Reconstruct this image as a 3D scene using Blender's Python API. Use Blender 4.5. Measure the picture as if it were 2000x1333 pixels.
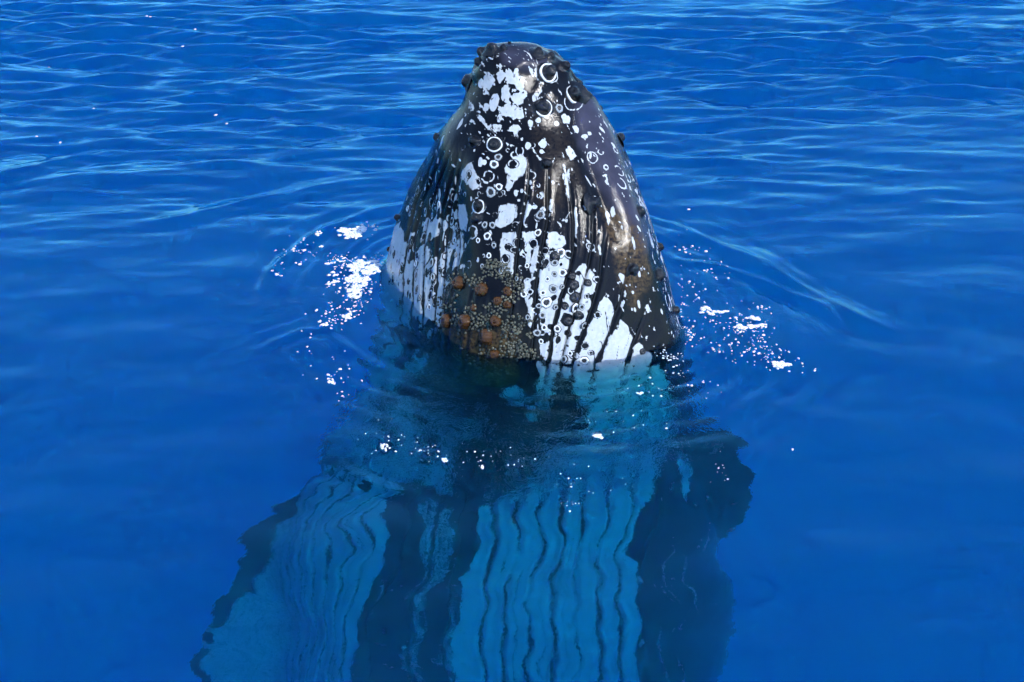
import bpy, bmesh, math, random
import numpy as np

for o in list(bpy.data.objects):
    bpy.data.objects.remove(o, do_unlink=True)
SC = bpy.context.scene
COL = SC.collection
rng = np.random.default_rng(11)
random.seed(5)

# ------------------------------------------------------------------ camera
CAM = np.array([0.0, -9.0, 4.0])
PITCH = math.radians(26.0)
LENS = 47.0
FPX = LENS / 36.0 * 2000.0
cam = bpy.data.objects.new('camera', bpy.data.cameras.new('camera'))
COL.objects.link(cam)
cam.location = CAM
cam.rotation_euler = (math.pi / 2 - PITCH, 0, 0)
cam.data.sensor_width = 36.0
cam.data.lens = LENS
cam.data.clip_start = 0.05
cam.data.clip_end = 20000
SC.camera = cam

# ------------------------------------------------------------------ sky, sun, exposure
SUN_DIR = np.array([0.50, -0.66, 0.85])
SUN_DIR = SUN_DIR / np.linalg.norm(SUN_DIR)
world = bpy.data.worlds.new('World')
SC.world = world
world.use_nodes = True
wn = world.node_tree
sky = wn.nodes.new('ShaderNodeTexSky')
sky.sky_type = 'NISHITA'
sky.sun_disc = False
sky.sun_elevation = math.asin(SUN_DIR[2])
sky.sun_rotation = math.atan2(SUN_DIR[0], SUN_DIR[1])
sky.air_density = 1.0
sky.dust_density = 0.5
sky.ozone_density = 8.0
wn.links.new(sky.outputs[0], wn.nodes['Background'].inputs[0])
wn.nodes['Background'].inputs[1].default_value = 0.15
sun = bpy.data.lights.new('sun', 'SUN')
sun.energy = 2.3
sun.angle = math.radians(0.5)
sun.color = (1.0, 0.98, 0.955)
sun_o = bpy.data.objects.new('sun', sun)
COL.objects.link(sun_o)
from mathutils import Vector, Matrix
sun_o.rotation_euler = Vector(SUN_DIR).to_track_quat('Z', 'Y').to_euler()
sun_o.location = (12, -16, 20)
SC.view_settings.view_transform = 'Standard'
SC.view_settings.look = 'None'
SC.view_settings.exposure = 0.86
SC.view_settings.gamma = 1.0
cy = SC.cycles
cy.max_bounces = 11
cy.volume_bounces = 6
cy.transmission_bounces = 12
cy.glossy_bounces = 8
cy.diffuse_bounces = 4
cy.transparent_max_bounces = 8
cy.caustics_refractive = True
cy.caustics_reflective = False
cy.sample_clamp_indirect = 6.0
cy.use_denoising = True
cy.use_light_tree = False
world.cycles.sampling_method = 'NONE'
cy.use_adaptive_sampling = True
cy.adaptive_threshold = 0.1
cy.adaptive_min_samples = 16


# ------------------------------------------------------------------ helpers
def tag(o, label=None, cat=None, group=None, kind=None):
    if label: o['label'] = label
    if cat: o['category'] = cat
    if group: o['group'] = group
    if kind: o['kind'] = kind
    return o


def link(name, mesh, mat=None, parent=None):
    o = bpy.data.objects.new(name, mesh)
    COL.objects.link(o)
    if mat is not None and not mesh.materials:
        mesh.materials.append(mat)
    if parent is not None:
        o.parent = parent
    return o


def np_mesh(name, co, quads, tris=None, smooth=True):
    me = bpy.data.meshes.new(name)
    nq = 0 if quads is None else len(quads)
    nt_ = 0 if tris is None else len(tris)
    me.vertices.add(len(co))
    me.vertices.foreach_set('co', np.ascontiguousarray(co, dtype=np.float32).ravel())
    idx = []
    if nq: idx.append(np.asarray(quads, dtype=np.int32).ravel())
    if nt_: idx.append(np.asarray(tris, dtype=np.int32).ravel())
    idx = np.concatenate(idx)
    me.loops.add(len(idx))
    me.loops.foreach_set('vertex_index', idx)
    me.polygons.add(nq + nt_)
    starts = np.concatenate([np.arange(nq) * 4, nq * 4 + np.arange(nt_) * 3]).astype(np.int32)
    me.polygons.foreach_set('loop_start', starts)
    me.polygons.foreach_set('use_smooth', np.full(nq + nt_, smooth, dtype=bool))
    me.update(calc_edges=True)
    return me


def attr(me, name, vals):
    a = me.attributes.new(name, 'FLOAT', 'POINT')
    a.data.foreach_set('value', np.ascontiguousarray(vals, dtype=np.float32).ravel())


_TAB = np.random.default_rng(3).random(4096).astype(np.float32)


def vnoise(x, y, z=0.0, seed=0):
    x = np.asarray(x, dtype=np.float64); y = np.asarray(y, dtype=np.float64)
    z = np.broadcast_to(np.asarray(z, dtype=np.float64), x.shape)
    xi = np.floor(x).astype(np.int64); yi = np.floor(y).astype(np.int64); zi = np.floor(z).astype(np.int64)
    fx = x - xi; fy = y - yi; fz = z - zi
    fx = fx * fx * (3 - 2 * fx); fy = fy * fy * (3 - 2 * fy); fz = fz * fz * (3 - 2 * fz)

    def h(a, b, c):
        return _TAB[((a * 73856093) ^ (b * 19349663) ^ (c * 83492791) ^ (seed * 2654435)) & 4095]
    r = 0
    for dx in (0, 1):
        for dy in (0, 1):
            for dz in (0, 1):
                wgt = (fx if dx else 1 - fx) * (fy if dy else 1 - fy) * (fz if dz else 1 - fz)
                r = r + wgt * h(xi + dx, yi + dy, zi + dz)
    return r


def fbm(x, y, z=0.0, oct=4, seed=0):
    r = 0; a = 0.5; t = 0
    for k in range(oct):
        r = r + a * vnoise(x * 2 ** k, y * 2 ** k, np.asarray(z) * 2 ** k, seed + 17 * k)
        t += a; a *= 0.5
    return r / t


def sstep(a, b, x):
    t = np.clip((x - a) / (b - a), 0, 1)
    return t * t * (3 - 2 * t)


def project(P):
    """World points -> photograph pixels (2000 x 1333); points under water are seen through the flat surface."""
    P = np.asarray(P, dtype=np.float64)
    x = P[..., 0] - CAM[0]; y = P[..., 1] - CAM[1]; z = P[..., 2]
    D = np.hypot(x, y)
    d = np.maximum(-z, 0)
    H = CAM[2]
    lo = np.zeros_like(D); hi = D.copy()
    for _ in range(28):
        mid = (lo + hi) / 2
        s1 = mid / np.hypot(mid, H)
        s2 = (D - mid) / np.maximum(np.hypot(D - mid, d), 1e-9)
        big = s1 > 1.333 * s2
        hi = np.where(big, mid, hi); lo = np.where(big, lo, mid)
    uw = d > 1e-5
    f = np.where(uw, (lo + hi) / 2 / np.maximum(D, 1e-9), 1.0)
    X = x * f; Y = y * f; Z = np.where(uw, 0.0, z) - H
    cp, sp = math.cos(PITCH), math.sin(PITCH)
    dep = Y * cp - Z * sp
    up = Y * sp + Z * cp
    return 1000 + FPX * X / dep, 666.5 - FPX * up / dep


def on_water(px, py):
    """Photograph pixel -> point of the mean water plane."""
    u = (np.asarray(px, float) - 1000) / FPX; v = -(np.asarray(py, float) - 666.5) / FPX
    cp, sp = math.cos(PITCH), math.sin(PITCH)
    dy = cp + v * sp; dz = -sp + v * cp
    t = -CAM[2] / dz
    return CAM[0] + u * t, CAM[1] + dy * t


# ------------------------------------------------------------------ materials
class NB:
    def __init__(self, name):
        self.m = bpy.data.materials.new(name); self.m.use_nodes = True
        self.t = self.m.node_tree; self.t.nodes.clear()
        self.out = self.n('ShaderNodeOutputMaterial')

    def n(self, typ, **kw):
        nd = self.t.nodes.new(typ)
        for k, v in kw.items():
            if k.startswith('_'):
                setattr(nd, k[1:], v)
            else:
                key = int(k[1:]) if k[0] == 'i' and k[1:].isdigit() else k.replace('__', ' ')
                s = nd.inputs[key]
                if hasattr(v, 'is_linked') or isinstance(v, bpy.types.NodeSocket):
                    self.t.links.new(v, s)
                else:
                    s.default_value = v
        return nd

    def math(self, op, a, b=0.0, clamp=False):
        nd = self.n('ShaderNodeMath', _operation=op, _use_clamp=clamp, i0=a, i1=b)
        return nd.outputs[0]

    def mix(self, f, a, b):
        nd = self.n('ShaderNodeMix', _data_type='RGBA')
        for s, v in ((nd.inputs[0], f), (nd.inputs[6], a), (nd.inputs[7], b)):
            if isinstance(v, bpy.types.NodeSocket): self.t.links.new(v, s)
            else: s.default_value = v if not isinstance(v, tuple) else (*v, 1.0)[:4]
        return nd.outputs[2]

    def noise(self, scale, detail=4.0, rough=0.55, vec=None):
        nd = self.n('ShaderNodeTexNoise', Scale=scale, Detail=detail, Roughness=rough)
        if vec is None:
            vec = self.n('ShaderNodeTexCoord').outputs['Object']
        self.t.links.new(vec, nd.inputs['Vector'])
        return nd.outputs[0]

    def attr(self, name):
        return self.n('ShaderNodeAttribute', _attribute_name=name).outputs['Fac']

    def ramp(self, v, a, b, lo=0.0, hi=1.0):
        nd = self.n('ShaderNodeMapRange', i0=v, i1=a, i2=b, i3=lo, i4=hi)
        nd.clamp = True
        return nd.outputs[0]

    def surf(self, s): self.t.links.new(s, self.out.inputs[0]); return self.m


def water_material():
    b = NB('sea_water')
    rf = b.n('ShaderNodeBsdfRefraction', Roughness=0.0, IOR=1.333, Color=(1, 1, 1, 1))
    gl = b.n('ShaderNodeBsdfGlossy', Roughness=0.03, Color=(0.28, 0.80, 1.0, 1))
    fr = b.n('ShaderNodeFresnel', IOR=1.333)
    g = b.n('ShaderNodeMixShader', i0=fr.outputs[0], i1=rf.outputs[0], i2=gl.outputs[0])
    co = b.n('ShaderNodeTexCoord').outputs['Object']
    mp = b.n('ShaderNodeMapping'); b.t.links.new(co, mp.inputs[0]); mp.inputs['Scale'].default_value = (0.5, 1.0, 1.0)
    n1 = b.noise(9.0, 3.0, 0.5, mp.outputs[0])
    n2 = b.noise(20.0, 3.0, 0.6, co)
    froth = b.attr('froth'); chop = b.attr('chop')
    h = b.math('ADD', b.math('MULTIPLY', b.math('MULTIPLY', n1, chop), 0.006),
               b.math('MULTIPLY', b.math('MULTIPLY', n2, froth), 0.010))
    bp = b.n('ShaderNodeBump', Strength=1.0, Distance=1.0, Height=h)
    for nd in (rf, gl, fr): b.t.links.new(bp.outputs[0], nd.inputs['Normal'])
    a = b.n('ShaderNodeVolumeAbsorption', Density=4.0, Color=(0.0, 0.9918, 0.9996, 1))
    s = b.n('ShaderNodeVolumeScatter', Density=0.052, Color=(0.35, 0.67, 1.0, 1))
    ad = b.n('ShaderNodeAddShader', i0=a.outputs[0], i1=s.outputs[0])
    b.t.links.new(ad.outputs[0], b.out.inputs[1])
    return b.surf(g.outputs[0])


def skin_material():
    b = NB('whale_skin')
    w = b.attr('white'); br = b.attr('algae'); gr = b.attr('groove')
    n1 = b.noise(6.0, 6.0); n2 = b.noise(45.0, 5.0, 0.65); n3 = b.noise(160.0, 3.0)
    dark = b.mix(b.ramp(n1, 0.35, 0.7), (0.0025, 0.003, 0.0055), (0.0065, 0.0065, 0.0085))
    dark = b.mix(b.ramp(n2, 0.60, 0.78, 0, 0.5), dark, (0.016, 0.016, 0.020))
    sky_sheen = b.attr('sky_sheen')
    dark = b.mix(b.math('MULTIPLY', sky_sheen, b.ramp(n1, 0.25, 0.7, 0.55, 1.0)), dark, (0.050, 0.052, 0.085))  # sky reflection painted into the skin colour as a blue-grey sheen
    alg = b.mix(n2, (0.03, 0.022, 0.010), (0.13, 0.085, 0.04))
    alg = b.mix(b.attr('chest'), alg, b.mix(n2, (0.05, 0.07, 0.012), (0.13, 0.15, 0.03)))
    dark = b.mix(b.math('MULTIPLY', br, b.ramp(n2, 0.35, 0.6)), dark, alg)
    white = b.mix(b.ramp(n2, 0.3, 0.75), (0.60, 0.63, 0.64), (0.44, 0.50, 0.54))
    white = b.mix(b.ramp(n3, 0.66, 0.76, 0, 0.5), white, (0.25, 0.32, 0.40))
    mp = b.n('ShaderNodeMapping'); b.t.links.new(b.n('ShaderNodeTexCoord').outputs['Object'], mp.inputs[0]); mp.inputs['Scale'].default_value = (1, 1, 0.35)
    n4 = b.noise(70.0, 4.0, 0.7, mp.outputs[0])
    rag = b.math('ADD', w, b.math('MULTIPLY', b.math('SUBTRACT', n4, 0.5), 1.1))
    w = b.ramp(rag, 0.36, 0.60)
    scr = b.noise(28.0, 5.0, 0.7, mp.outputs[0])
    white = b.mix(b.ramp(scr, 0.56, 0.76, 0, 0.65), white, (0.26, 0.31, 0.36))
    white = b.mix(b.attr('chest'), white, b.mix(b.ramp(n1, 0.3, 0.7), (0.24, 0.26, 0.42), (0.32, 0.34, 0.50)))  # blue of the water painted into the white skin of the submerged body
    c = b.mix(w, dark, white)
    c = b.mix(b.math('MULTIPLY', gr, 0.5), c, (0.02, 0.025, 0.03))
    h = b.math('ADD', b.math('MULTIPLY', n2, 0.0022), b.math('MULTIPLY', b.math('ADD', n3, n4), 0.0022))
    bp = b.n('ShaderNodeBump', Strength=0.4, Distance=1.0, Height=h)
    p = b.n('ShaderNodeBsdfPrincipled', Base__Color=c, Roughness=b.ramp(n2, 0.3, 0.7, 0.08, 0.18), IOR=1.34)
    b.t.links.new(bp.outputs[0], p.inputs['Normal'])
    p.inputs['Specular IOR Level'].default_value = 0.42
    p.inputs['Coat Weight'].default_value = 0.0
    p.inputs['Coat Roughness'].default_value = 0.12
    return b.surf(p.outputs[0])


def simple_material(name, c1, c2, scale, rough=0.4, bump=0.003, spec=0.5, sss=0.0):
    b = NB(name)
    n1 = b.noise(scale, 5.0)
    n2 = b.noise(scale * 5, 3.0)
    c = b.mix(b.ramp(n1, 0.35, 0.65), c1, c2)
    bp = b.n('ShaderNodeBump', Strength=0.7, Distance=1.0, Height=b.math('MULTIPLY', b.math('ADD', n1, b.math('MULTIPLY', n2, 0.4)), bump))
    p = b.n('ShaderNodeBsdfPrincipled', Base__Color=c, Roughness=rough)
    p.inputs['Specular IOR Level'].default_value = spec
    if sss: p.inputs['Subsurface Weight'].default_value = sss; p.inputs['Subsurface Scale'].default_value = 0.02
    b.t.links.new(bp.outputs[0], p.inputs['Normal'])
    return b.surf(p.outputs[0])


M_WATER = water_material()
M_WATER.cycles.volume_sampling = 'DISTANCE'
M_SKIN = skin_material()
M_KNOB = simple_material('tubercle_skin', (0.003, 0.0035, 0.006), (0.009, 0.0085, 0.010), 40, 0.12, 0.003)
M_BROWN = simple_material('brown_shell', (0.010, 0.004, 0.0015), (0.13, 0.058, 0.015), 45, 0.06, 0.003)
M_BROWNDK = simple_material('brown_opening', (0.02, 0.008, 0.004), (0.07, 0.03, 0.012), 60, 0.2, 0.002)
M_GREY = simple_material('grey_shell', (0.015, 0.022, 0.022), (0.15, 0.15, 0.105), 30, 0.22, 0.002)
M_RIM = simple_material('pale_shell', (0.70, 0.76, 0.80), (0.84, 0.86, 0.86), 60, 0.35, 0.002)
M_RIM2 = simple_material('weathered_shell', (0.16, 0.20, 0.24), (0.55, 0.60, 0.62), 90, 0.3, 0.002)
M_HOLE = simple_material('dark_opening', (0.006, 0.008, 0.012), (0.03, 0.03, 0.035), 80, 0.25, 0.002)
M_FOAM = simple_material('sea_foam', (0.80, 0.84, 0.88), (0.95, 0.96, 0.97), 60, 0.5, 0.006, 0.3)
def lace(m):
    t = m.node_tree; p = next(n for n in t.nodes if n.type == 'BSDF_PRINCIPLED')
    tc = t.nodes.new('ShaderNodeTexCoord'); v = t.nodes.new('ShaderNodeTexVoronoi'); v.inputs['Scale'].default_value = 55.0
    n = t.nodes.new('ShaderNodeTexNoise'); n.inputs['Scale'].default_value = 24.0; n.inputs['Detail'].default_value = 4.0
    a = t.nodes.new('ShaderNodeMath'); a.operation = 'ADD'; r = t.nodes.new('ShaderNodeMapRange')
    r.inputs[1].default_value = 0.55; r.inputs[2].default_value = 0.95; r.inputs[3].default_value = 0.15; r.inputs[4].default_value = 1.0
    t.links.new(tc.outputs['Object'], v.inputs['Vector']); t.links.new(tc.outputs['Object'], n.inputs['Vector'])
    t.links.new(v.outputs['Distance'], a.inputs[0]); t.links.new(n.outputs[0], a.inputs[1]); t.links.new(a.outputs[0], r.inputs[0]); t.links.new(r.outputs[0], p.inputs['Alpha'])


lace(M_FOAM)

# ------------------------------------------------------------------ the sea surface
WAVES = []
_r = np.random.default_rng(21)
for k in range(60):                     # wind chop running across the view
    lam = 0.17 * (2.2 / 0.17) ** (_r.random() ** 1.25)
    ang = math.pi / 2 + _r.normal(0.05, 0.30)
    WAVES.append((2 * math.pi / lam * math.cos(ang), 2 * math.pi / lam * math.sin(ang), _r.random() * 6.283,
                  0.040 * lam / (2 * math.pi) * (1.3 if lam < 0.8 else 0.75)))
WOBBLE = []
for k in range(22):                     # slow glassy undulation close by
    lam = 0.28 + 1.1 * _r.random()
    ang = math.pi / 2 + _r.normal(0.0, 0.75)
    WOBBLE.append((2 * math.pi / lam * math.cos(ang), 2 * math.pi / lam * math.sin(ang), _r.random() * 6.283,
                   0.012 * lam / (2 * math.pi)))

for k in range(14):
    lam = 0.12 + 0.2 * _r.random()
    ang = math.pi / 2 + _r.normal(0.0, 0.5)
    WOBBLE.append((2 * math.pi / lam * math.cos(ang), 2 * math.pi / lam * math.sin(ang), _r.random() * 6.283,
                   0.006 * lam / (2 * math.pi)))


def wind_mask(x, y):
    d = y - CAM[1]
    base = sstep(9.2, 15.5, d + 0.10 * np.abs(x) + 1.8 * (fbm(x * 0.35, y * 0.22, 0, 3, 5) - 0.5))
    gust = 0.34 + 0.85 * sstep(0.42, 0.64, fbm(x * 0.33 + 9.3, y * 0.26, 0, 3, 9))
    for gx, gy, rx, ry, am in GUSTS:                # cat's-paws of wind
        gust = gust + am * np.exp(-((x - gx) / rx) ** 2 - ((y - gy) / ry) ** 2)
    return 0.05 + 0.95 * base * gust


GUSTS = [(*on_water(1750, 120), 2.6, 1.6, 1.7), (*on_water(1350, 100), 2.0, 1.2, 0.5), (*on_water(250, 55), 2.6, 1.4, 0.9), (*on_water(680, 45), 1.6, 1.0, 0.4)]


def smooth_line(pts, n=24):
    """polyline of photograph pixels lying on the water -> smooth world polyline"""
    p = np.array([on_water(a, b) for a, b in pts]); t = np.linspace(0, 1, len(p)); u = np.linspace(0, 1, n)
    q = np.stack([np.interp(u, t, p[:, 0]), np.interp(u, t, p[:, 1])], -1)
    for _ in range(6): q[1:-1] = (q[:-2] + 2 * q[1:-1] + q[2:]) / 4
    return q


# ripple fronts pushed out by the rising head: (line, height, width)
ARCS = [(smooth_line([(772, 408), (700, 424), (640, 448), (585, 482), (545, 515), (515, 548), (510, 590), (530, 640)]), 0.026, 0.06),
        (smooth_line([(1300, 452), (1360, 462), (1420, 484), (1480, 512), (1540, 548), (1590, 582), (1640, 610), (1720, 640), (1800, 672)]), 0.026, 0.10),
        (smooth_line([(1305, 508), (1370, 514), (1440, 530), (1490, 552), (1545, 575), (1600, 597), (1640, 630), (1650, 665)]), 0.022, 0.045),
        (smooth_line([(500, 690), (540, 668), (580, 652), (640, 640)]), 0.006, 0.05),
        (smooth_line([(640, 900), (690, 925), (740, 950), (800, 962)]), 0.010, 0.05),
        (smooth_line([(780, 345), (640, 362), (520, 386), (420, 412), (300, 440)]), 0.03, 0.12),
        (smooth_line([(-60, 358), (60, 335), (160, 305), (260, 288)]), 0.03, 0.12)]


def sea_height(x, y):
    far = np.exp(-np.maximum(np.hypot(x, y) - 40, 0) / 40)
    w = wind_mask(x, y)
    h = np.zeros_like(x)
    for kx, ky, ph, a in WAVES:
        h += a * np.sin(kx * x + ky * y + ph)
    h = h * w
    g = np.zeros_like(x)
    for kx, ky, ph, a in WOBBLE:
        g += a * np.sin(kx * x + ky * y + ph)
    h = h + g * (1 - 0.5 * sstep(9, 14, y - CAM[1]))
    # rings spreading from the whale
    r = np.hypot((x - 0.1) * 1.0, (y - 0.15) * 0.92) + 0.10 * (fbm(x * 1.1, y * 1.1, 0, 2, 3) - .5)
    h = h + 0.004 * np.sin(r * 46) * np.exp(-((r - 1.6) / 0.35) ** 2)
    near = (np.abs(x) < 5) & (y > -4) & (y < 6)
    if near.any():
        xn = x[near]; yn = y[near]; add_h = np.zeros_like(xn)
        for line, am, wd in ARCS:
            dm = np.full(xn.shape, 1e3); tt = np.zeros(xn.shape)
            for k, ((ax, ay), (bx_, by_)) in enumerate(zip(line[:-1], line[1:])):
                vx, vy = bx_ - ax, by_ - ay
                t = np.clip(((xn - ax) * vx + (yn - ay) * vy) / (vx * vx + vy * vy), 0, 1)
                dd = np.hypot(xn - ax - t * vx, yn - ay - t * vy)
                tt = np.where(dd < dm, (k + t) / (len(line) - 1), tt); dm = np.minimum(dm, dd)
            am = am * np.sin(np.pi * np.clip(tt, 0, 1)) ** 0.6 * (0.55 + 0.9 * fbm(xn * 1.7, yn * 1.7, 0, 2, 44))
            add_h += 0.0035 * np.cos(dm * 38) * np.exp(-(dm / 0.28) ** 2) * np.sin(np.pi * np.clip(tt, 0, 1))
            add_h += am * np.exp(-(dm / wd) ** 2) - 0.4 * am * np.exp(-((dm - 2.2 * wd) / wd) ** 2)
        h = h.copy(); h[near] += add_h
    th = np.arctan2(y, x - WL[1])
    gap = np.hypot(x - WL[1], y) - section(th, np.zeros_like(x)) * WL[0]
    gp = np.clip(gap, 0, 5)
    h = h + 0.030 * np.exp(-gp / 0.05) * (0.4 + 1.2 * fbm(x * 5, y * 5, 0, 2, 81))
    h = h + 0.0045 * np.sin(gp * 55 + 4 * fbm(x * 2, y * 2, 0, 2, 82)) * np.exp(-gp / 0.35)
    h = h + 0.005 * np.sin(gp * 27 + 5 * fbm(x * 1.2, y * 1.2, 0, 2, 83)) * np.exp(-((gp - 0.75) / 0.45) ** 2)
    return h * far


def axis(lo, hi, step, far, g=1.16):
    a = list(np.arange(lo, hi + 1e-6, step))
    s = step; v = a[-1]; up = []
    while v < far: s *= g; v += s; up.append(v)
    s = step; v = a[0]; dn = []
    while v > -far: s *= g; v -= s; dn.append(v)
    return np.array(dn[::-1] + a + up)


def build_sea():
    xs = axis(-7.5, 7.5, 0.030, 2500); ys = axis(-5.4, 11.5, 0.030, 2500)
    X, Y = np.meshgrid(xs, ys)
    Z = sea_height(X, Y)
    nx, ny = len(xs), len(ys)
    co = np.stack([X, Y, Z], -1).reshape(-1, 3)
    I = np.arange(nx * ny).reshape(ny, nx)
    q = np.stack([I[:-1, :-1], I[:-1, 1:], I[1:, 1:], I[1:, :-1]], -1).reshape(-1, 4)
    per = np.concatenate([I[0, :-1], I[:-1, -1], I[-1, :0:-1], I[:0:-1, 0]])
    n0 = len(co)
    low = co[per].copy(); low[:, 2] = -140.0
    ctr = np.array([[0, 0, -140.0]])
    co = np.concatenate([co, low, ctr])
    P = np.arange(len(per)); Pn = (P + 1) % len(per)
    q2 = np.stack([per[P], n0 + P, n0 + Pn, per[Pn]], -1)
    tr = np.stack([n0 + Pn, n0 + P, np.full(len(per), n0 + len(per))], -1)
    me = np_mesh('sea_water', co, np.concatenate([q, q2]), tr)
    x, y = co[:, 0], co[:, 1]
    # fine agitated ripples where water runs off the head
    rr = np.hypot((x - 0.05) / 1.35, (y + 1.75) / 1.05)
    froth = sstep(1.15, 0.35, rr) * (0.5 + 1.3 * fbm(x * 2.2, y * 2.2, 0, 3, 31))
    rr2 = np.hypot((x - 1.75) / 1.0, (y + 0.3) / 1.0)
    froth = froth + 0.4 * sstep(1.1, 0.4, rr2) + 0.3 * sstep(1.1, 0.4, np.hypot((x + 1.5) / .9, (y - .1) / 1.0))
    attr(me, 'froth', froth * 0.9 + 0.04 * sstep(2.4, 0.3, y))
    attr(me, 'chop', wind_mask(x, y))
    o = link('sea_water', me, M_WATER)
    tag(o, kind='structure')
    return o


# ------------------------------------------------------------------ the whale: base form
# outline of the emerged and the submerged body in the photograph (row -> left, right)
EL = np.array([(85, 992), (88, 968), (95, 948), (110, 936), (130, 926), (165, 914), (200, 904), (230, 884), (265, 856), (300, 838), (350, 811),
               (400, 787), (450, 770), (500, 757), (550, 748), (600, 742), (650, 736), (700, 732), (760, 720), (850, 680), (950, 600),
               (1050, 566), (1200, 552), (1333, 545)], float)
ER = np.array([(85, 998), (88, 1040), (95, 1066), (110, 1094), (130, 1110), (165, 1132), (200, 1158), (230, 1178), (265, 1200), (300, 1220), (350, 1243),
               (400, 1258), (450, 1275), (500, 1293), (550, 1305), (600, 1317), (650, 1330), (700, 1338), (760, 1346), (850, 1362), (950, 1395),
               (1050, 1415), (1200, 1410), (1333, 1395)], float)


def radial(points):
    p = np.array(points, float)
    a = np.arctan2(p[:, 1], p[:, 0]); r = np.hypot(p[:, 0], p[:, 1])
    i = np.argsort(a); a = a[i]; r = r[i]
    aa = np.concatenate([a - 2 * math.pi, a, a + 2 * math.pi]); rr = np.concatenate([r, r, r])
    g = np.linspace(-math.pi, math.pi, 721)
    v = np.interp(g, aa, rr)
    k = np.exp(-np.linspace(-2, 2, 41) ** 2); k /= k.sum()
    v = np.convolve(np.concatenate([v[:-1], v[:-1], v]), k, 'same')[720:1441]
    return lambda th: np.interp(th, g, v, period=2 * math.pi)


S_MID = radial([(-1.08, .52), (-.98, .15), (-.84, -.14), (-.6, -.58), (-.34, -.98), (0, -1.14), (.4, -1.17), (.78, -1.08), (1.0, -.86),
                (1.08, -.55), (1.02, -.1), (.78, .45), (.38, .95), (-.15, 1.22), (-.7, 1.08), (-1.0, .85)])
S_TIP = radial([(1.08 * math.cos(t), (0.95 if math.sin(t) < 0 else 0.8) * math.sin(t)) for t in np.linspace(-3, 3.1, 24)])
S_LOW = radial([(1.08 * math.cos(t) + 0.1 * math.sin(t), (1.0 if math.sin(t) < 0 else 1.1) * math.sin(t)) for t in np.linspace(-3, 3.1, 24)])


def section(th, z):
    w1 = sstep(1.55, 0.6, z); w2 = sstep(-0.5, -2.4, z)
    r = S_TIP(th) * (1 - w1) + S_MID(th) * w1
    return r * (1 - w2) + S_LOW(th) * w2


ZTOP = 1.86
ZK = np.array([ZTOP, ZTOP - .006, ZTOP - .02, ZTOP - .05, ZTOP - .10, ZTOP - .18, 1.55, 1.4, 1.2, 1.0, .8, .6, .4, .2, 0.0,
               -.2, -.5, -.9, -1.4, -2.0, -2.8, -3.6, -4.5, -5.6])


def fit_outline():
    th = np.linspace(-math.pi, math.pi, 361)
    s = np.full(len(ZK), 0.5); cx = np.zeros(len(ZK))
    for it in range(40):
        for k, z in enumerate(ZK):
            r = section(th, z) * s[k]
            P = np.stack([cx[k] + r * np.cos(th), r * np.sin(th), np.full_like(th, z)], -1)
            px, py = project(P)
            i, j = px.argmin(), px.argmax()
            tl = np.interp(py[i], EL[:, 0], EL[:, 1]); tr = np.interp(py[j], ER[:, 0], ER[:, 1])
            ms = (px[j] - px[i]) / max(s[k], 1e-4)
            s[k] = max(0.004, s[k] + 0.6 * ((tr - tl) - (px[j] - px[i])) / ms)
            cx[k] += 0.6 * ((tl + tr) / 2 - (px[i] + px[j]) / 2) * 0.0036
    return s, cx


SK, CXK = fit_outline()
WL = (float(SK[14]), float(CXK[14]))     # size and centre of the waterline section
build_sea()
print('fit', np.round(SK, 3), np.round(CXK, 3))
# below the visible part the body runs on to the tail stock
ZA = np.concatenate([ZK, [-7.0, -9.0, -11.0, -13.0, -14.2, -14.6]])
SA = np.concatenate([SK, [1.5, 1.3, 0.9, 0.42, 0.22, 0.05]])
CA = np.concatenate([CXK, [0.0, 0.0, 0.0, 0.0, 0.0, 0.0]])


def smooth_interp(z, zk, v):
    """monotone cubic (PCHIP) interpolation"""
    i = np.argsort(zk); x = zk[i]; y = v[i]
    h = np.diff(x); d = np.diff(y) / h
    m = np.zeros_like(y); m[0] = d[0]; m[-1] = d[-1]
    for k in range(1, len(y) - 1):
        if d[k - 1] * d[k] > 0:
            w1 = 2 * h[k] + h[k - 1]; w2 = h[k] + 2 * h[k - 1]
            m[k] = (w1 + w2) / (w1 / d[k - 1] + w2 / d[k])
    z = np.clip(z, x[0], x[-1]); k = np.clip(np.searchsorted(x, z) - 1, 0, len(h) - 1)
    t = (z - x[k]) / h[k]
    return ((1 + 2 * t) * (1 - t) ** 2 * y[k] + t * (1 - t) ** 2 * h[k] * m[k]
            + t * t * (3 - 2 * t) * y[k + 1] + t * t * (t - 1) * h[k] * m[k + 1])


rows = np.concatenate([ZTOP - 0.30 * np.linspace(0, 1, 110) ** 2.0, np.arange(1.555, -0.10, -0.0045), np.arange(-0.105, -3.0, -0.014),
                       np.arange(-3.0, -6.2, -0.02), np.linspace(-6.3, -14.6, 30)])
# columns: dense where the skin faces the camera, sparse at the back
front = np.linspace(-math.pi - 0.55, 0.12, 760)
back = np.linspace(0.12, math.pi - 0.55, 130)[1:-1]
cols = np.concatenate([front, back])
NR, NC = len(rows), len(cols)
ZZ, TH = np.meshgrid(rows, cols, indexing='ij')
SS = smooth_interp(rows, ZA, SA)[:, None]; CX = smooth_interp(rows, ZA, CA)[:, None]
RR = section(TH, ZZ) * SS
BODY = np.stack([CX + RR * np.cos(TH), RR * np.sin(TH), ZZ], -1)
del ZZ


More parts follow.
